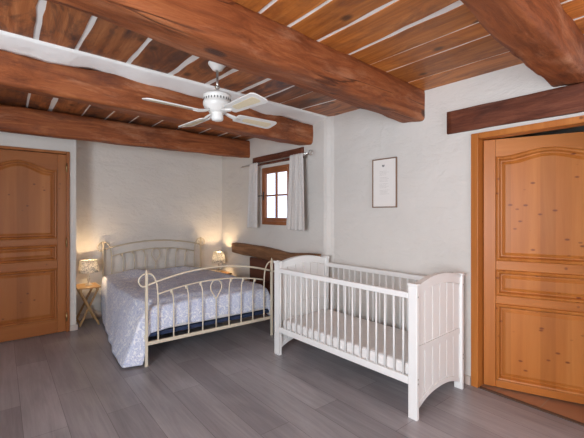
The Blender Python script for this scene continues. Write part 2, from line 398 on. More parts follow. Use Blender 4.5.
bay(lambda x: .70, lambda x: 1.70+.045*x, G(behind)+[(1.11, 1.108, .035, .028), (1.33, 1.33, .028, .026), (1.61, 1.585, .036, .026), (1.875, 1.89, .070, .022), (2.158, 2.14, .016, .012), (2.362, 2.35, .026, .013), (2.715, 2.68, .017, .014)], M['board'], 1)
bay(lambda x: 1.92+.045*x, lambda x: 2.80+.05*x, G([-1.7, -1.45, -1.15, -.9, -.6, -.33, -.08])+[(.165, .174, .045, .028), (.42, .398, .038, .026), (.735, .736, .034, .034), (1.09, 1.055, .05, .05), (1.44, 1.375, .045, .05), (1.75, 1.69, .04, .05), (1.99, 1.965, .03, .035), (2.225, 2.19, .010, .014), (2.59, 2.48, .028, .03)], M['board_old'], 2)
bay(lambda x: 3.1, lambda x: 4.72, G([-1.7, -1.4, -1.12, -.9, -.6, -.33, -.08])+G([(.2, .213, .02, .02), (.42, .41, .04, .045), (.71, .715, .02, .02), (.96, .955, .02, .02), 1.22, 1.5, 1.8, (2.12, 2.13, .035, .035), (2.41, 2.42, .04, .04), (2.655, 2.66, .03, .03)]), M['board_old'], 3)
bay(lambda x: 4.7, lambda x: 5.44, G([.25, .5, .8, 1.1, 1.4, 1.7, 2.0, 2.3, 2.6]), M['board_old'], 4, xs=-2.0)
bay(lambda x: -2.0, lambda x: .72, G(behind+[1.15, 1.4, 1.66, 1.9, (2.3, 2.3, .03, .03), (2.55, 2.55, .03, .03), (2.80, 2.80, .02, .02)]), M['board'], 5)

# ------------------------------------------------------------------ beams
def beam(name, stations, m_, label, amp=.010, rr=.035, cat='beam', group=None, seedv=0.0, closed_round=5, step=.05):
    """stations: (s, [4 corner points]) with corners given round the section"""
    mb = MB(); rings = []
    tot = len(stations)
    L_ = [Vector(stations[i][0]) for i in range(tot)]
    segs = []
    for a, b2 in zip(stations[:-1], stations[1:]):
        d = (sum((Vector(p) for p in b2), Vector())/4-sum((Vector(p) for p in a), Vector())/4).length
        n = max(1, int(d/step)); segs += [(a, b2, i/n) for i in range(n)]
    segs.append((stations[-2], stations[-1], 1.0))
    for a, b2, t in segs:
        C = [Vector(p).lerp(Vector(q), t) for p, q in zip(a, b2)]
        ring = []
        for i in range(4):
            p, q, r0 = C[i], C[(i+1) % 4], C[i-1]
            d1 = (r0-p).normalized(); d2 = (q-p).normalized()
            for k in range(closed_round):
                u = k/(closed_round-1)
                A = p+d1*rr; B = p+d2*rr
                ring.append((A*(1-u)**2 + p*2*u*(1-u) + B*u*u))
            A = p+d2*rr; B = q-d2*rr
            for k in range(1, 6): ring.append(A.lerp(B, k/6))
        cen = sum(C, Vector())/4
        out = []
        for v in ring:
            dr = (v-cen).normalized()
            nn = noise.noise(v*2.3+Vector((seedv, 0, 0)))*1.4 + noise.noise(v*7+Vector((seedv, 5, 0)))*.5
            out.append(v+dr*nn*amp)
        rings.append(out)
    n = len(rings[0]); vs = [v for r in rings for v in r]; fs = []
    for i in range(len(rings)-1):
        for j in range(n): fs.append((i*n+j, i*n+(j+1) % n, (i+1)*n+(j+1) % n, (i+1)*n+j))
    mb.add(vs, fs, True); mb.add(rings[0], [tuple(range(n))]); mb.add(rings[-1], [tuple(range(n))[::-1]])
    o = mb.build(name, m_); tag(o, label, cat, group); return o
def st(x, yf, yb, zf, zb, zt=2.515): return [(x, yf, zt), (x, yf, zf), (x, yb, zb), (x, yb, zt)]
beam('ceiling_beam', [st(-2.0, 1.50, 1.84, 2.28, 2.31), st(.1, 1.605, 1.90, 2.27, 2.30), st(1.15, 1.66, 1.94, 2.25, 2.275), st(2.1, 1.72, 1.945, 2.235, 2.25), st(3.0, 1.775, 2.03, 2.222, 2.245)], M['beam'],
     'massive reddish brown timber beam crossing nearest in front of the white fan', .014, .045, seedv=1)
beam('ceiling_beam', [st(-2.0, 2.82, 3.1, 2.22, 2.26, 2.46), st(0, 2.96, 3.22, 2.215, 2.25, 2.462), st(1.2, 3.04, 3.31, 2.215, 2.25, 2.462), st(2.93, 3.18, 3.48, 2.21, 2.235, 2.468)], M['beam'],
     'reddish timber beam behind the white ceiling fan, ending above the curtained window', .018, .045, seedv=11)
beam('ceiling_beam', [st(-2.0, 4.56, 4.86, 2.215, 2.25, 2.47), st(1.2, 4.56, 4.86, 2.215, 2.25, 2.475), st(2.93, 4.56, 4.86, 2.215, 2.25, 2.48)], M['beam'],
     'timber beam running along the headboard wall above the left pine door', .012, .04, seedv=23)
beam('ceiling_beam', [st(-2.0, .30, .58, 2.23, 2.27), st(1.4, .545, .735, 2.23, 2.255), st(3.0, .61, .835, 2.25, 2.262)], M['beam'],
     'short looking timber beam in the upper right corner resting above the door lintel', .012, .04, seedv=37)
# white mortar band between the boards and the top of the second beam
def band(u, v):
    x = -2+u*4.93
    y0 = 2.79+.05*x; z0 = ZC-.004
    y1 = 2.985+.075*x; z1 = 2.450+.030*noise.noise(Vector((x*2.6, 0, 4)))+.01*noise.noise(Vector((x*9, 0, 4)))
    return Vector((x, y0+(y1-y0)*v, z0+(z1-z0)*v-.004*math.sin(PI*v)))
o = MB().grid(band, 90, 6).build('mortar_band', M['ceil_plaster'], ceil); solidify(o, .012, 0)
# lintels and the mantel
def sty(y, x0, x1, z0, z1): return [(x0, y, z1), (x0, y, z0), (x1, y, z0), (x1, y, z1)]
beam('door_lintel', [sty(1.558, 2.945, 3.12, 2.066, 2.255), sty(.9, 2.95, 3.12, 2.066, 2.252), sty(-.1, 2.96, 3.14, 2.062, 2.245)], M['beam_dark'],
     'dark brown timber lintel set in the wall over the right pine door', .005, .012, 'lintel', seedv=5)
beam('window_lintel', [sty(4.45, 2.855, 3.05, 2.075, 2.20), sty(3.334, 2.855, 3.05, 2.07, 2.20)], M['beam_dark'],
     'short dark wooden lintel behind the curtain rod over the small window', .004, .012, 'lintel', seedv=9)
beam('mantel_beam', [sty(4.96, 2.80, 2.95, .79, .935), sty(4.70, 2.80, 2.95, .775, .94), sty(4.2, 2.80, 2.95, .765, .935), sty(3.6, 2.80, 2.95, .75, .90), sty(3.03, 2.80, 2.95, .76, .93)], M['mantel'],
     'rough weathered wooden mantel beam on the window wall behind the white crib', .011, .03, 'mantel', seedv=15)
cov = empty('fireplace_cover', (2.85, 3.78, 0)); tag(cov, 'dark red-brown boarded cover closing the fireplace under the mantel beam', 'fireplace cover')
for k in range(5):
    mb = MB().box(-.018, -.68, .002+k*.152, .027, .715, .148+k*.152, .004, c=random.random()); mb.build('board', M['panel_wood'], cov)

# ------------------------------------------------------------------ doors
def arch_pts(xa, xb, zs, zp, n=26):
    """top outline of a door's upper panel: flat, sweeping up in the middle; from xa to xb"""
    w = xb-xa; out = []
    for i in range(n+1):
        t = i/n; d = abs(t-.5)*2
        if d > .86: k = 0
        else: k = .5+.5*math.cos(PI*min(1, d/.86))
        k = k**.85
        out.append((xa+w*t, zs+(zp-zs)*k))
    return out
def panel_door(root, W, H, z, mv, mh, stile=.085, T=.04):
    """leaf in local coords: x 0..W, front face at y=0 looking to -y; z = (bottom0,bottom1,mid0,mid1,top0,shoulder,peak)"""
    b0, b1, m0, m1, t0, ts, tp = z
    leaf = empty('door_leaf'); leaf.parent = root
    g = .0012
    for x0, x1 in ((0, stile), (W-stile, W)): MB().box(x0, 0, .006, x1, T, H, .003).build('stile', M[mv+'_f'], leaf)
    xa, xb = stile+g, W-stile-g
    MB().box(xa, 0, .006, xb, T, b0, .003).build('rail', M[mh], leaf)
    MB().box(xa, 0, b1, xb, T, m0, .003).build('rail', M[mh], leaf)
    MB().box(xa, 0, m1, xb, T, t0, .003).build('rail', M[mh], leaf)
    ap = arch_pts(xa, xb, ts, tp)
    MB().prism([(xb, H), (xa, H)]+ap, 0, T, 'y').build('rail', M[mh], leaf)
    def outline(ins, kind):
        if kind == 'b': lo, hi, top = b0, b1, None
        elif kind == 'm': lo, hi, top = m0, m1, None
        else: lo, hi, top = t0, None, True
        if top: return [(xa+ins, lo+ins), (xb-ins, lo+ins)]+arch_pts(xa+ins, xb-ins, ts-ins, tp-ins)[::-1]
        return [(xa+ins, lo+ins), (xb-ins, lo+ins), (xb-ins, hi-ins), (xa+ins, hi-ins)]
    for kind in 'bmt':
        # loops: from the rail edge down a moulding, along a groove, then up to the raised field
        prof = [(0, 0.0), (.004, -.008), (.013, -.012), (.023, -.008), (.030, .006), (.034, .014), (.042, .014), (.066, .003)]
        loops = [[Vector((x, d, zz)) for (x, zz) in outline(i, kind)] for (i, d) in prof]
        mb = MB(); n = len(loops[0]); vs = [v for lp in loops for v in lp]; fs = []
        for a in range(len(loops)-1):
            for j in range(n): fs.append((a*n+j, a*n+(j+1) % n, (a+1)*n+(j+1) % n, (a+1)*n+j))
        fs.append(tuple((len(loops)-1)*n+j for j in range(n)))
        back = [Vector((v.x, T-.006, v.z)) for v in loops[0]]
        vs += back; bb = len(loops)*n
        for j in range(n): fs.append((j, (j+1) % n, bb+(j+1) % n, bb+j))
        fs.append(tuple(bb+j for j in range(n)))
        mb.add(vs, fs); mb.build('panel', M[mv], leaf)
    return leaf
M['pine_v_f'] = M['pine_frame']
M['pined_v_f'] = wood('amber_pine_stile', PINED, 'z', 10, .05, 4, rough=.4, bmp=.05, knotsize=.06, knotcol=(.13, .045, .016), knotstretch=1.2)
# left door, closed
d1 = empty('door_1', (-.317, 4.99, 0)); struct(d1)
W1 = .637+.317
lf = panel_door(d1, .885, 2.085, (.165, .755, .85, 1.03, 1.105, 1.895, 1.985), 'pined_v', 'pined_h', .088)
lf.location = (.034, -.004, 0)
fr = MB()
fr.box(0, -.022, 0, .032, .12, 2.122, .004); fr.box(W1-.035, -.022, 0, W1, .12, 2.122, .004); fr.box(.0325, -.022, 2.092, W1-.0355, .12, 2.122, .004)
fr.build('door_frame', M['pined_v_f'], d1)
for z in (.18, 1.05, 1.93): MB().tube([(W1-.034, -.028, z-.05), (W1-.034, -.028, z+.05)], .0075, 10).build('hinge', M['brass'], d1)
MB().tube([(.10, -.05, 1.02), (.10, -.05, 1.02), (.22, -.05, 1.02)], .009, 8).tube([(.10, 0, 1.02), (.10, -.05, 1.02)], .012, 8).build('door_handle', M['brass'], d1)
# right door, standing open into the hallway
d2 = empty('door_2', (2.974, 1.365, 0)); struct(d2)
fr = MB()
fr.box(-.012, -.056, 0, .11, 0, 2.036, .004); fr.box(-.012, -.975, 0, .11, -.919, 2.036, .004); fr.box(-.012, -.9185, 1.99, .11, -.0565, 2.036, .004)
fr.build('door_frame', M['pine_frame'], d2)
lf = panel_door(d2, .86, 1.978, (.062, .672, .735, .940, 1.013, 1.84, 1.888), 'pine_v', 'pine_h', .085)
lf.location = (.066, -.067, .006); lf.rotation_euler = (0, 0, math.radians(-90+22))
MB().box(-.01, -.918, .0005, .03, -.058, .006, .002).build('threshold_strip', M['threshold'], d2)
# skirting
struct(MB().box(.600+.04, 4.972, 0, .712, 4.99, .065, .003).box(.705, 4.972, 0, .722, 5.43, .065, .003).build('baseboard_door', M['skirting']))
struct(MB().box(.73, 5.412, 0, 2.87, 5.43, .07, .003).build('baseboard_back', M['skirting']))
struct(MB().prism([(XR(1.37)-.014, 1.37), (XR(2.88)-.014, 2.88), (XR(2.88)+.003, 2.88), (XR(1.37)+.003, 1.37)], 0, .07).build('baseboard_right', M['skirting']))

# ------------------------------------------------------------------ small window
w1 = empty('window_1', (2.892, 3.9325, 1.238)); struct(w1)
mb = MB(); hw = .331; hh = .794
mb.box(0, -hw, 0, .06, -hw+.035, hh, .004); mb.box(0, hw-.035, 0, .06, hw, hh, .004); mb.box(0, -hw+.0355, 0, .06, hw-.0355, .05, .004); mb.box(0, -hw+.0355, hh-.04, .06, hw-.0355, hh, .004)
mb.build('window_frame', M['win_wood'], w1)
mb = MB(); a = hw-.037; z0, z1 = .052, hh-.042
mb.box(-.008, -a, z0, .035, -a+.04, z1, .004); mb.box(-.008, a-.04, z0, .035, a, z1, .004)
mb.box(-.008, -a+.0455, z0, .035, a-.0455, z0+.045, .004); mb.box(-.008, -a+.0455, z1-.045, .035, a-.0455, z1, .004)
zm = (z0+z1)/2
mb.box(0, -.011, z0+.046, .03, .011, z1-.046, .003); mb.box(0, -a+.046, zm-.011, .029, -.0115, zm+.011, .003); mb.box(0, .0115, zm-.011, .029, a-.046, zm+.011, .003)
mb.build('sash', M['win_wood'], w1)
MB().box(.012, -a+.046, z0+.046, .016, a-.046, z1-.046).build('pane', M['glass'], w1)
mb = MB().box(-.018, a-.032, zm-.06, -.008, a-.012, zm+.06, .003).tube([(-.012, a-.022, zm), (-.045, a-.022, zm), (-.047, a-.015, zm), (-.047, a+.06, zm)], .007, 8)
mb.build('handle', M['black'], w1)
MB().box(.0935, -hw, -.03, .16, hw, 0, .003).build('outer_sill', M['wall'], w1)

def big_window(name, loc, rz, w, h):
    r = empty(name, loc, rz); struct(r); mb = MB()
    for x0, x1, q0, q1 in ((0, .05, 0, h), (w-.05, w, 0, h), (w/2-.03, w/2+.03, .05, h-.05), (.05, w-.05, 0, .05), (.05, w-.05, h-.05, h)):
        mb.box(x0, .02, q0, x1, .07, q1, .004)
    mb.build('window_frame', M['win_wood'], r)
    MB().box(.05, .043, .05, w/2-.03, .047, h-.05).build('pane', M['glass'], r)
    MB().box(w/2+.03, .043, .05, w-.05, .047, h-.05).build('pane', M['glass'], r)
big_window('window_2', (.9, -2.2, .7), 0, 1.7, 1.45)
big_window('window_3', (-2.1, -.8, .6), PI/2, 1.8, 1.5)

# curtain rod and curtains
rod = empty('curtain_rod', (2.775, 3.835, 2.088)); tag(rod, 'thin metal curtain rod with a ring finial above the small window', 'curtain rod')
MB().tube([(0, -.70, .006), (0, .74, -.006)], .0075, 10).build('pole', M['steel'], rod)
ring = [(0, -.735+.030*math.cos(t), .006+.030*math.sin(t)) for t in [2*PI*i/20 for i in range(20)]]
MB().tube(ring, .005, 6, closed=True).build('finial', M['steel'], rod)
MB().tube([(0, .74, -.006), (0, .76, -.008), (0, .79, -.014), (0, .81, -.022)], [.0075, .011, .008, .003], 8).build('finial', M['steel'], rod)
for y in (-.58, .56): MB().tube([(0, y, .0), (.04, y, -.005), (.075, y, -.005)], .006, 8).box(.07, y-.014, -.03, .079, y+.014, .022, .002).build('bracket', M['steel'], rod)
def curtain(y0t, y1t, y0b, y1b, zt, zb, label, folds, seedv):
    yc = (y0t+y1t)/2; root = empty('curtain', (2.742, yc, zb)); tag(root, label, 'curtain', 'curtains at the small window')
    H = zt-zb
    def fn(u, v):
        t = v; a = y0t+(y0b-y0t)*t; b2 = y1t+(y1b-y1t)*t
        y = a+(b2-a)*u
        ph = folds*2*PI*u+.5*math.sin(2.2*t+seedv)
        amp = .008+.014*t
        x = amp*math.sin(ph)+.006*math.sin(ph*2.3+seedv)*t
        y += .006*math.sin(ph*1.5+t*3)
        return Vector((x, y-yc, H*(1-t)+.006*math.sin(ph+1)*t))
    o = MB().grid(fn, 90, 40).build('cloth', M['curtain'], root); solidify(o, .003)
    for k in range(folds+1):
        mb = MB()
        y = y0t+(y1t-y0t)*(k+.5)/(folds+1)-yc
        c0 = H+.0
        mb.tube([(.033+.012*math.cos(t), y, c0-.010+.014*math.sin(t)) for t in [2*PI*i/16 for i in range(16)]], .0035, 6, closed=True)
        mb.build('ring', M['steel'], root)
curtain(4.35, 4.15, 4.43, 4.165, 2.092, 1.195, 'grey linen curtain hanging on the left side of the small window', 4, 1.0)
curtain(3.44, 3.20, 3.50, 3.155, 2.10, 1.192, 'grey linen curtain hanging on the right side of the small window', 5, 2.4)

# ------------------------------------------------------------------ picture on the wall
pic = empty('picture_frame', (XR(2.198)-.002, 2.198, 1.694), math.radians(-90)+.023); tag(pic, 'small narrow brown frame holding a text print on the wall above the crib', 'picture frame')
# local: x along wall, y out of wall is -y -> front face looks to -x world
w_, h_ = .143, .243
mb = MB()
mb.box(-w_, -.016, -h_, -w_+.011, .0, h_, .002); mb.box(w_-.011, -.016, -h_, w_, .0, h_, .002)
mb.box(-w_+.0112, -.016, -h_, w_-.0112, 0, -h_+.011, .002); mb.box(-w_+.0112, -.016, h_-.011, w_-.0112, 0, h_, .002)
mb.build('frame', M['frame_wood'], pic)
pp = MB().box(-w_+.0113, -.009, -h_+.0113, w_-.0113, -.001, h_-.0113).build('print', M['paper'], pic)
mb = MB(); rnd = random.Random(3)
for k in range(19):
    z = .115-k*.0125
    if k in (4, 9, 14): mb.build('text_paragraph', M['ink'], pp); mb = MB(); continue
    x = -.055; xe = -.055+.07+.04*rnd.random()
    while x < xe:
        wl = .006+.012*rnd.random(); mb.box(x, -.0096, z, min(x+wl, xe+.004), -.0089, z+.0032); x += wl+.004
mb.build('text_paragraph', M['ink'], pp)
mb = MB()
for dx in (-.008, .008):
    mb.prism([(dx+.008*math.cos(t)-.012, .172+.009*math.sin(t)) for t in [2*PI*i/14 for i in range(14)]], -.0096, -.0089, 'y')
mb.prism([(-.022, .158), (-.002, .158), (-.012, .170)], -.0097, -.0089, 'y')
mb.build('emblem', M['ink_dark'], pp)

# ------------------------------------------------------------------ ceiling fan
fan = empty('ceiling_fan', (1.24, 2.41, ZC)); tag(fan, 'white four-bladed ceiling fan with cane insets hanging from the boards', 'ceiling fan')
MB().lathe([(.0, 0), (.066, -.002), (.066, -.012), (.058, -.022), (.036, -.052), (.026, -.058), (0, -.058)], caps=False).build('canopy', M['fan_white'], fan)
MB().lathe([(.009, -.056), (.009, -.215)], n=12).lathe([(.017, -.170), (.019, -.18), (.017, -.19)], n=14).build('downrod', M['steel'], fan)
MB().lathe([(0, -.205), (.022, -.205), (.024, -.222), (.075, -.229), (.097, -.236), (.103, -.246), (.103, -.256), (.098, -.260), (.098, -.288), (.103, -.292), (.103, -.312), (.092, -.334), (.07, -.350), (.06, -.368), (0, -.37)], n=40, caps=False).build('motor_housing', M['fan_white'], fan)
mb = MB()
for k in range(28):
    t = 2*PI*k/28; m_ = Matrix.Rotation(t, 4, 'Z'); mb.box(.097, -.003, -.283, .0995, .003, -.267, 0, m=m_)
mb.build('vents', M['black'], fan)
MB().lathe([(0, -.366), (.044, -.366), (.046, -.378), (.042, -.382), (.044, -.412), (.039, -.422), (.018, -.429), (0, -.43)], n=28, caps=False).build('switch_cap', M['fan_white'], fan)
for k in range(4):
    ang = math.radians(3.5+90*k); m_ = Matrix.Rotation(ang, 4, 'Z') @ Matrix.Translation((0, 0, -.375)) @ Matrix.Rotation(math.radians(-12), 4, 'X')
    pts = []
    r0, r1, w0, w1_ = .17, .53, .054, .070
    pts = [(r0, -w0), (r1-.03, -w1_), (r1-.008, -w1_+.01), (r1, -w1_+.03), (r1, w1_-.03), (r1-.008, w1_-.01), (r1-.03, w1_), (r0, w0), (r0-.012, w0-.012), (r0-.012, -w0+.012)]
    bl = MB().prism(pts, -.004, .004, 'z', bev=.0015, m=m_).build('blade', M['fan_white'], fan)
    q = [(r0+.07, -.026), (r1-.055, -.036), (r1-.04, -.02), (r1-.04, .02), (r1-.055, .036), (r0+.07, .026), (r0+.055, .012), (r0+.055, -.012)]
    MB().prism(q, -.0052, -.0040, 'z', m=m_).build('cane_inset', M['cane'], bl)
    m2 = Matrix.Rotation(ang, 4, 'Z')
    mb = MB().tube([m2 @ Vector(p) for p in ((.055, 0, -.352), (.10, .012, -.368), (.14, .018, -.376), (.19, 0, -.381))], [.009, .009, .008, .007], 8)
    mb.tube([m2 @ Vector(p) for p in ((.055, 0, -.352), (.10, -.012, -.368), (.14, -.018, -.376), (.19, 0, -.381))], [.009, .009, .008, .007], 8)
    mb.build('blade_arm', M['fan_white'], fan)

# ------------------------------------------------------------------ double bed
bed = empty('double_bed', (1.034, 3.391, 0), -.019)
tag(bed, 'cream metal double bed with looped arched head and foot ends', 'bed')
BW, BL = 1.383, 1.973
def spline(pts, n=8):
    P = [Vector(p) for p in pts]; out = []
    for i in range(len(P)-1):
        p0 = P[max(i-1, 0)]; p1 = P[i]; p2 = P[i+1]; p3 = P[min(i+2, len(P)-1)]
        for k in range(n):
            t = k/n
            out.append(.5*((2*p1)+(-p0+p2)*t+(2*p0-5*p1+4*p2-p3)*t*t+(-p0+3*p1-3*p2+p3)*t**3))
    out.append(P[-1]); return out
def bed_end(y, name, zpost, zr, zmid, ztop, ztopm, zmidm, low, ntrip, pz):
    """zr: top rail height at post; ztopm: crown; zmid: mid rail at inner upright; zmidm: its crown"""
    e = empty(name, (0, y, 0)); e.parent = bed
    xi = .105; METAL = M['cream_metal'] if name == 'footboard' else M['shaded_cream']
    for sx in (0, 1):
        X = (lambda x: x) if sx == 0 else (lambda x: BW-x)
        mb = MB().box(X(0)-.011, -.014, .012, X(0)+.011, .014, zpost-.03, .003)
        mb.tube([(X(0), 0, zpost-.032), (X(0), 0, zpost-.02), (X(0), 0, zpost)], [.011, .010, .003], 8)
        mb.build('post', METAL, e)
        MB().lathe([(.016, 0), (.017, .008), (.014, .02)], X(0), 0, n=14).build('foot_cap', METAL, e)
        # loop: inner upright rises, curls over the post, round its outside and back in to the top rail
        c = pz
        lp = [(X(xi), 0, low), (X(xi), 0, low+(c-low)*.5), (X(xi-.003), 0, c-.14), (X(.088), 0, c-.04), (X(.055), 0, c+.025), (X(.008), 0, c+.045), (X(-.042), 0, c+.030), (X(-.068), 0, c-.01), (X(-.058), 0, c-.048), (X(-.03), 0, c-.072), (X(0), 0, zr)]
        MB().tube(spline(lp, 6), .0075, 8).build('scroll', METAL, e)
    n = 24
    def arc(x0, x1, za, zm, r, ym=0):
        return MB().tube([(x0+(x1-x0)*i/n, ym, za+(zm-za)*(1-(2*i/n-1)**2)) for i in range(n+1)], r, 8)
    arc(0, BW, zr, ztopm, .0095).build('top_rail', METAL, e)
    arc(xi, BW-xi, zmid, zmidm, .0075).build('middle_rail', METAL, e)
    MB().box(.011, -.011, low-.016, BW-.011, .011, low+.016, .003).build('bottom_rail', METAL, e)
    zm = lambda x: zmid+(zmidm-zmid)*(1-(2*(x-xi)/(BW-2*xi)-1)**2)
    xs = []
    step = (BW/2-xi)/(ntrip+1)
    for k in range(1, ntrip+1): xs += [(xi+step*k, -1), (BW-xi-step*k, 1)]
    for x, sgn in xs:
        zt = zm(x)
        sp = spline([(x, 0, low), (x, 0, low+(zt-low)*.5), (x+sgn*.002, 0, zt-.11), (x+sgn*.012, 0, zt-.04), (x+sgn*.032, 0, zt-.002)], 6)
        MB().tube(sp, .0065, 8).build('baluster', METAL, e)
        MB().lathe([(0, zt-.045), (.008, zt-.035), (.015, zt-.012), (.012, zt-.004), (0, zt)], x+sgn*.024, 0, n=10, caps=False).build('leaf_ornament', METAL, e)
    # centre teardrop
    xc = BW/2; zt = zm(xc); pts = []
    hgt = .20
    left = [(xc, 0, zt-hgt), (xc-.028, 0, zt-hgt+.045), (xc-.06, 0, zt-.09), (xc-.056, 0, zt-.045), (xc-.032, 0, zt-.012), (xc, 0, zt-.002)]
    mb = MB().tube(spline(left, 6), .0065, 8).tube(spline([(2*xc-p[0], 0, p[2]) for p in left], 6), .0065, 8)
    mb.tube([(xc, 0, low), (xc, 0, zt-hgt)], .0065, 8)
    mb.build('teardrop', METAL, e)
    return e
bed_end(0, 'footboard', .885, .735, .645, 0, .845, .715, .206, 3, .80)
bed_end(BL, 'headboard', 1.025, .905, .81, 0, 1.0, .885, .30, 3, .96)
for x in (0.0, BW): MB().box(x-.012, .014, .235, x+.012, BL-.014, .28, .003).build('side_rail', M['cream_metal'], bed)
sl = MB().box(.013, .03, .252, BW-.013, BL-.03, .286, .004); sl.build('slatted_base', M['navy'], bed)
mt = MB().box(.02, .035, .287, BW-.02, BL-.03, .52, .04).build('mattress', M['sheet']); mt.location = bed.location; mt.rotation_euler = bed.rotation_euler
tag(mt, 'thick white mattress under the floral bedspread on the cream bed', 'mattress')

# bedspread
def lerp(a, b2, t): return a+(b2-a)*t
def smooth(t): t = max(0, min(1, t)); return t*t*(3-2*t)
def spread(u, v):
    # v: 0 at headboard .. .82 at the foot edge .. 1 hem of the front drop ; u: 0 left hem .. 1 right hem
    vt = min(v/.82, 1.0); fv = max(0, (v-.82)/.18)
    y = lerp(BL-.07, .075, vt)
    # across profile: left drop (u<.27), top, right drop (u>.88)
    zhem_l = .018; xl = lerp(.022, -.172, vt)
    top = .553+.010*math.sin(vt*9+u*4)+.055*smooth(1-abs(vt-.10)/.16)*smooth(1-abs((u-.42)/.14))+.045*smooth(1-abs(vt-.10)/.16)*smooth(1-abs((u-.74)/.14))
    ul, ur = .27, .885; xe = lerp(-.004, .03, smooth((vt-.82)/.15))
    if u < ul:
        t = 1-u/ul              # 0 at top edge, 1 at hem
        x = xe-.036*math.sin(min(1, t*2.2)*PI/2) + (xl+.006)*t**1.3
        z = lerp(top, zhem_l, 1-(1-t)**1.0)+.02*math.sin(PI*t)
        fold = .010*math.sin(y*17+2*t)*t*(.3+.7*vt)
        x += fold - .010*t
        z = max(z, .012)
    elif u > ur:
        t = (u-ur)/(1-ur)
        hem = lerp(.30, .20, vt)
        x = BW-.03+.045*math.sin(min(1, t*2)*PI/2)+.03*t+.010*math.sin(y*15)*t
        z = lerp(top, hem, t)
    else:
        s = (u-ul)/(ur-ul); x = lerp(xe, BW-.03, s); z = top+.022*math.sin(PI*s)-.012*(1-smooth(s/.05))-.012*(1-smooth((1-s)/.05))
    if vt > .93: z -= .03*smooth((vt-.93)/.07)*(1 if u >= ul else max(0, 1-(1-u/ul)*3))
    if fv > 0:
        t = fv
        if u < ul:
            q = 1-u/ul          # 0 at top corner, 1 at hem on the floor
            # the corner gathers into a fold that falls beside the post
            x = x+smooth(t)*(.03+.13*q)*q**.3
            y = y-.02-smooth(t)*(.045-.10*q*(1-q))
            z = max(z-(1-q)*.235*t, .012)
            y = max(y, .028) if x > -.03 else y
        else:
            y = y-.022-.018*math.sin(min(1, t*2.5)*PI/2)
            y = max(y, .026)
            z = z-lerp(0, .215, t)-.012*math.sin(x*14)*t
            x += 0
    w = .008*noise.noise(Vector((x*4, y*4, z*4+3)))+.004*noise.noise(Vector((x*11, y*11, z*9)))
    if v <= .82: z += w; x += w*.6 if u < ul else 0
    return Vector((x, y, max(z, .010)))
bs = MB().grid(spread, 96, 100).build('bedspread', M['bedspread']); solidify(bs, .008, 1)
bs.location = bed.location; bs.rotation_euler = bed.rotation_euler
tag(bs, 'lavender blue floral bedspread draped over the double bed down to the floor', 'bedspread')

# ------------------------------------------------------------------ folding bedside tables
def folding_table(loc, w, d, h, label):
    t = empty('folding_table', loc); tag(t, label, 'bedside table', 'folding bedside tables')
    n = 5; s_ = d/n
    for k in range(n):
        MB().box(-w/2, -d/2+k*s_+.006, h-.016, w/2, -d/2+(k+1)*s_-.006, h, .003).build('slat', M['table_wood'], t)
    MB().box(-w/2+.02, -d/2+.01, h-.040, -w/2+.045, d/2-.01, h-.017, .003).build('bearer', M['table_wood'], t)
    MB().box(w/2-.045, -d/2+.01, h-.040, w/2-.02, d/2-.01, h-.017, .003).build('bearer', M['table_wood'], t)
    for yy, sg in ((-d/2+.02, 1), (d/2-.05, 1), (-d/2+.048, -1), (d/2-.022, -1)):
        a = Vector((sg*(-w/2+.03), yy, h-.04)); b2 = Vector((sg*(w/2-.02), yy, .012))
        dr = (b2-a).normalized(); L_ = (b2-a).length; rot = dr.to_track_quat('Z', 'Y').to_matrix().to_4x4()
        m_ = Matrix.Translation((a+b2)/2) @ rot
        MB().box(-.015, -.010, -L_/2, .015, .010, L_/2, .002, m=m_).build('leg', M['table_wood'], t)
    for sg in (-1, 1):
        MB().box(sg*(w/2-.028)-.010, -d/2+.03, .04, sg*(w/2-.028)+.010, d/2-.03, .06, .002).build('stretcher', M['table_wood'], t)
    return t
folding_table((.850, 5.17, 0), .25, .36, .485, 'light wood folding slatted table left of the bed')
folding_table((2.70, 5.19, 0), .28, .34, .455, 'light wood folding slatted table between the bed and the mantel wall')
def lamp(loc, rb, rt, hs, z0, label):
    t = empty('table_lamp', loc); tag(t, label, 'table lamp', 'lit bedside lamps')
    MB().lathe([(0, 0), (.042, 0), (.042, .008), (.030, .016), (.012, .024), (.010, .05), (.018, .062), (.018, .085), (.009, .097), (.014, .112), (.009, .125), (.0085, z0+.03), (0, z0+.03)], n=20, caps=False).build('base', M['lampbase'], t)
    sh = MB().lathe([(rb, z0), ((rb+rt)/2+.002, z0+hs/2), (rt, z0+hs)], n=40, caps=False).build('shade', M['shade'], t)
    solidify(sh, .0015)
    MB().tube([(rt*math.cos(a), rt*math.sin(a), z0+hs) for a in [2*PI*i/32 for i in range(32)]], .0025, 6, closed=True).build('rim', M['steel'], sh)
    MB().tube([(rb*math.cos(a), rb*math.sin(a), z0) for a in [2*PI*i/32 for i in range(32)]], .0025, 6, closed=True).build('rim', M['steel'], sh)
    MB().lathe([(0, z0+.032), (.012, z0+.034), (.014, z0+.05), (.022, z0+.072), (.022, z0+.085), (.012, z0+.1), (0, z0+.104)], n=16, caps=False).build('bulb', M['bulb'], t)
    li = bpy.data.lights.new('bulb_light', 'POINT'); li.energy = 13; li.color = (1, .70, .40); li.shadow_soft_size = .028
    lo = bpy.data.objects.new('bulb_light', li); col.objects.link(lo); lo.parent = t; lo.location = (0, 0, z0+hs*.62)
    return t
M['lampbase'] = plain('antique_lamp_base', (.42, .36, .28), .45, .3)
lamp((.868, 5.17, .486), .112, .092, .150, .165, 'lit bedside lamp with a black and white printed shade, left of the bed')
lamp((2.685, 5.17, .456), .108, .078, .165, .165, 'lit bedside lamp glowing on the wall, right of the headboard')

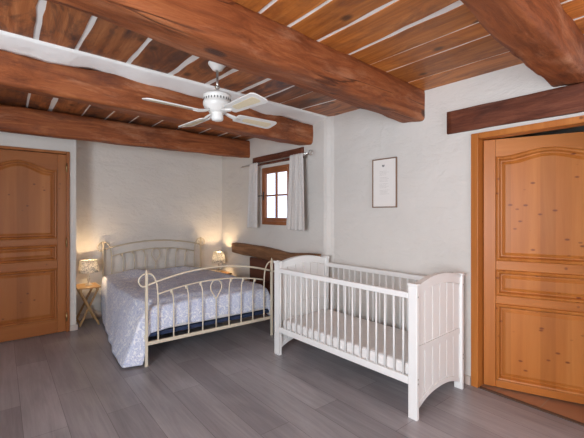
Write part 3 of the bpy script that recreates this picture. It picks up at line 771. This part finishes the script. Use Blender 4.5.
# ------------------------------------------------------------------ crib
crib = empty('crib', (2.168, 1.355, 0), .029); tag(crib, 'white slatted wooden crib with arched panelled ends against the right wall', 'crib')
CW, CL, CH = .700, 1.55, .902
W_ = M['crib_white']; ps = .046
def crib_end(y0, sgn):
    """y0: outer face; sgn +1 means thickness grows to +y"""
    e = empty('end_panel', (0, y0, 0)); e.parent = crib
    T = .066; px_ = .030
    for x in (0, CW-px_):
        MB().box(x, 0, 0, x+px_, T*sgn, CH, .004).build('post', W_, e)
        MB().box(x-.006, -.005*sgn, CH+.0005, x+px_+.006, (T+.005)*sgn, CH+.018, .004).build('post_cap', W_, e)
    xa, xb = px_+.001, CW-px_-.001; n = 22
    topz = lambda x: .888+.050*(1-(2*(x-xa)/(xb-xa)-1)**2)
    xs = [xa+(xb-xa)*i/n for i in range(n+1)]
    def rail(lo, hi, name, t0, t1):
        MB().strip(xs, lo, hi, t0*sgn, t1*sgn).build(name, W_, e)
    rail(lambda x: topz(x)-.058, topz, 'top_rail', .016, .046)
    rail(lambda x: topz(x)+.0008, lambda x: topz(x)+.013, 'cap_rail', .010, .054)
    rail(lambda x: .440, lambda x: .486, 'middle_rail', .016, .046)
    arch = lambda x: .050+.075*(1-abs(2*(x-xa)/(xb-xa)-1)**2.4)
    rail(arch, lambda x: arch(x)+.034, 'bottom_rail', .016, .046)
    # tongue and groove boards, in two fields
    nb = 6; bw = (xb-xa)/nb
    for lo_, hi_ in ((lambda x: arch(x)+.035, lambda x: .4395), (lambda x: .4865, lambda x: topz(x)-.059)):
        mb = MB()
        for k in range(nb):
            q0, q1 = xa+k*bw+.004, xa+(k+1)*bw-.004
            mb.prism([(q0, lo_(q0)), (q1, lo_(q1)), (q1, hi_(q1)), (q0, hi_(q0))], .021*sgn, .041*sgn, 'y', bev=.003)
        mb.prism([(xa, lo_(xa+.2)), (xb, lo_(xb-.2)), (xb, hi_(xb)), (xa, hi_(xa))], .026*sgn, .032*sgn, 'y')
        mb.build('boards', W_, e)
    for x in (px_/2, CW-px_/2):
        for z in (.245, .275, .83):
            o = MB().lathe([(0, 0), (.006, 0), (.006, .002), (0, .002)], n=10, caps=False).build('screw', M['steel'], e)
            o.location = (x, -.0005*sgn, z); o.rotation_euler = (PI/2*sgn, 0, 0)
crib_end(0, 1); crib_end(CL, -1)
def crib_side(x0):
    s = empty('side_rail', (x0, 0, 0)); s.parent = crib
    y0, y1 = .067, CL-.067
    MB().box(0, y0, .812, .028, y1, .853, .005).build('top_bar', W_, s)
    MB().box(0, y0, .226, .028, y1, .278, .004).build('bottom_bar', W_, s)
    first = None
    for k in range(19):
        y = .112+k*.0757
        if first is None:
            first = MB().tube([(.014, 0, .277), (.014, 0, .813)], .0075, 10).build('slat', W_, s); first.location = (0, y, 0)
        else:
            c = first.copy(); col.objects.link(c); c.parent = s; c.location = (0, y, 0)
crib_side(.001); crib_side(CW-.029)
MB().box(.03, .08, .212, CW-.03, CL-.08, .236, .003).build('mattress_base', W_, crib)
cm = MB().box(.036, .082, .238, CW-.036, CL-.082, .352, .02).build('crib_mattress', M['crib_sheet']); cm.location = crib.location; cm.rotation_euler = crib.rotation_euler
tag(cm, 'small white mattress lying low inside the slatted crib', 'mattress')

# ------------------------------------------------------------------ light
def area(name, loc, target, sx, sy, e, c):
    li = bpy.data.lights.new(name, 'AREA'); li.shape = 'RECTANGLE'; li.size = sx; li.size_y = sy; li.energy = e; li.color = c
    o = bpy.data.objects.new(name, li); col.objects.link(o); o.location = loc
    o.rotation_euler = (Vector(target)-Vector(loc)).to_track_quat('-Z', 'Y').to_euler(); return o
area('daylight_front_window', (1.75, -1.98, 1.40), (1.75, 0, 2.1), 1.6, 1.3, 34, (.93, .96, 1.0))
area('daylight_left_window', (-1.98, .1, 1.35), (0, .5, 2.0), 1.7, 1.4, 178, (.86, .93, 1.0))
wd = bpy.data.worlds.new('sky'); bpy.context.scene.world = wd; wd.use_nodes = True; nt = wd.node_tree
bg = nt.nodes['Background']; L = nt.links
tc = nt.nodes.new('ShaderNodeTexCoord'); sp = nt.nodes.new('ShaderNodeSeparateXYZ'); L.new(tc.outputs['Generated'], sp.inputs[0])
L.new(ramp(nt, sp.outputs['Z'], [(0.0, (.70, .78, 1.0)), (.12, (.86, .89, 1.0)), (.5, (.62, .74, 1.0))]), bg.inputs[0]); bg.inputs[1].default_value = 2.2

# ------------------------------------------------------------------ camera
cam = bpy.data.cameras.new('camera'); co = bpy.data.objects.new('camera', cam); col.objects.link(co)
co.location = (0, 0, 1.394); yaw = math.radians(51.083)
co.rotation_euler = (PI/2, 0, yaw-PI/2)
cam.sensor_width = 36; cam.lens = 361.0/584*36
cam.shift_y = -(219-213.4)/584
cam.clip_start = .02
sc = bpy.context.scene; sc.camera = co
sc.view_settings.view_transform = 'Standard'; sc.view_settings.look = 'None'; sc.view_settings.gamma = 1; sc.view_settings.use_curve_mapping = False
sc.view_settings.exposure = 0.06
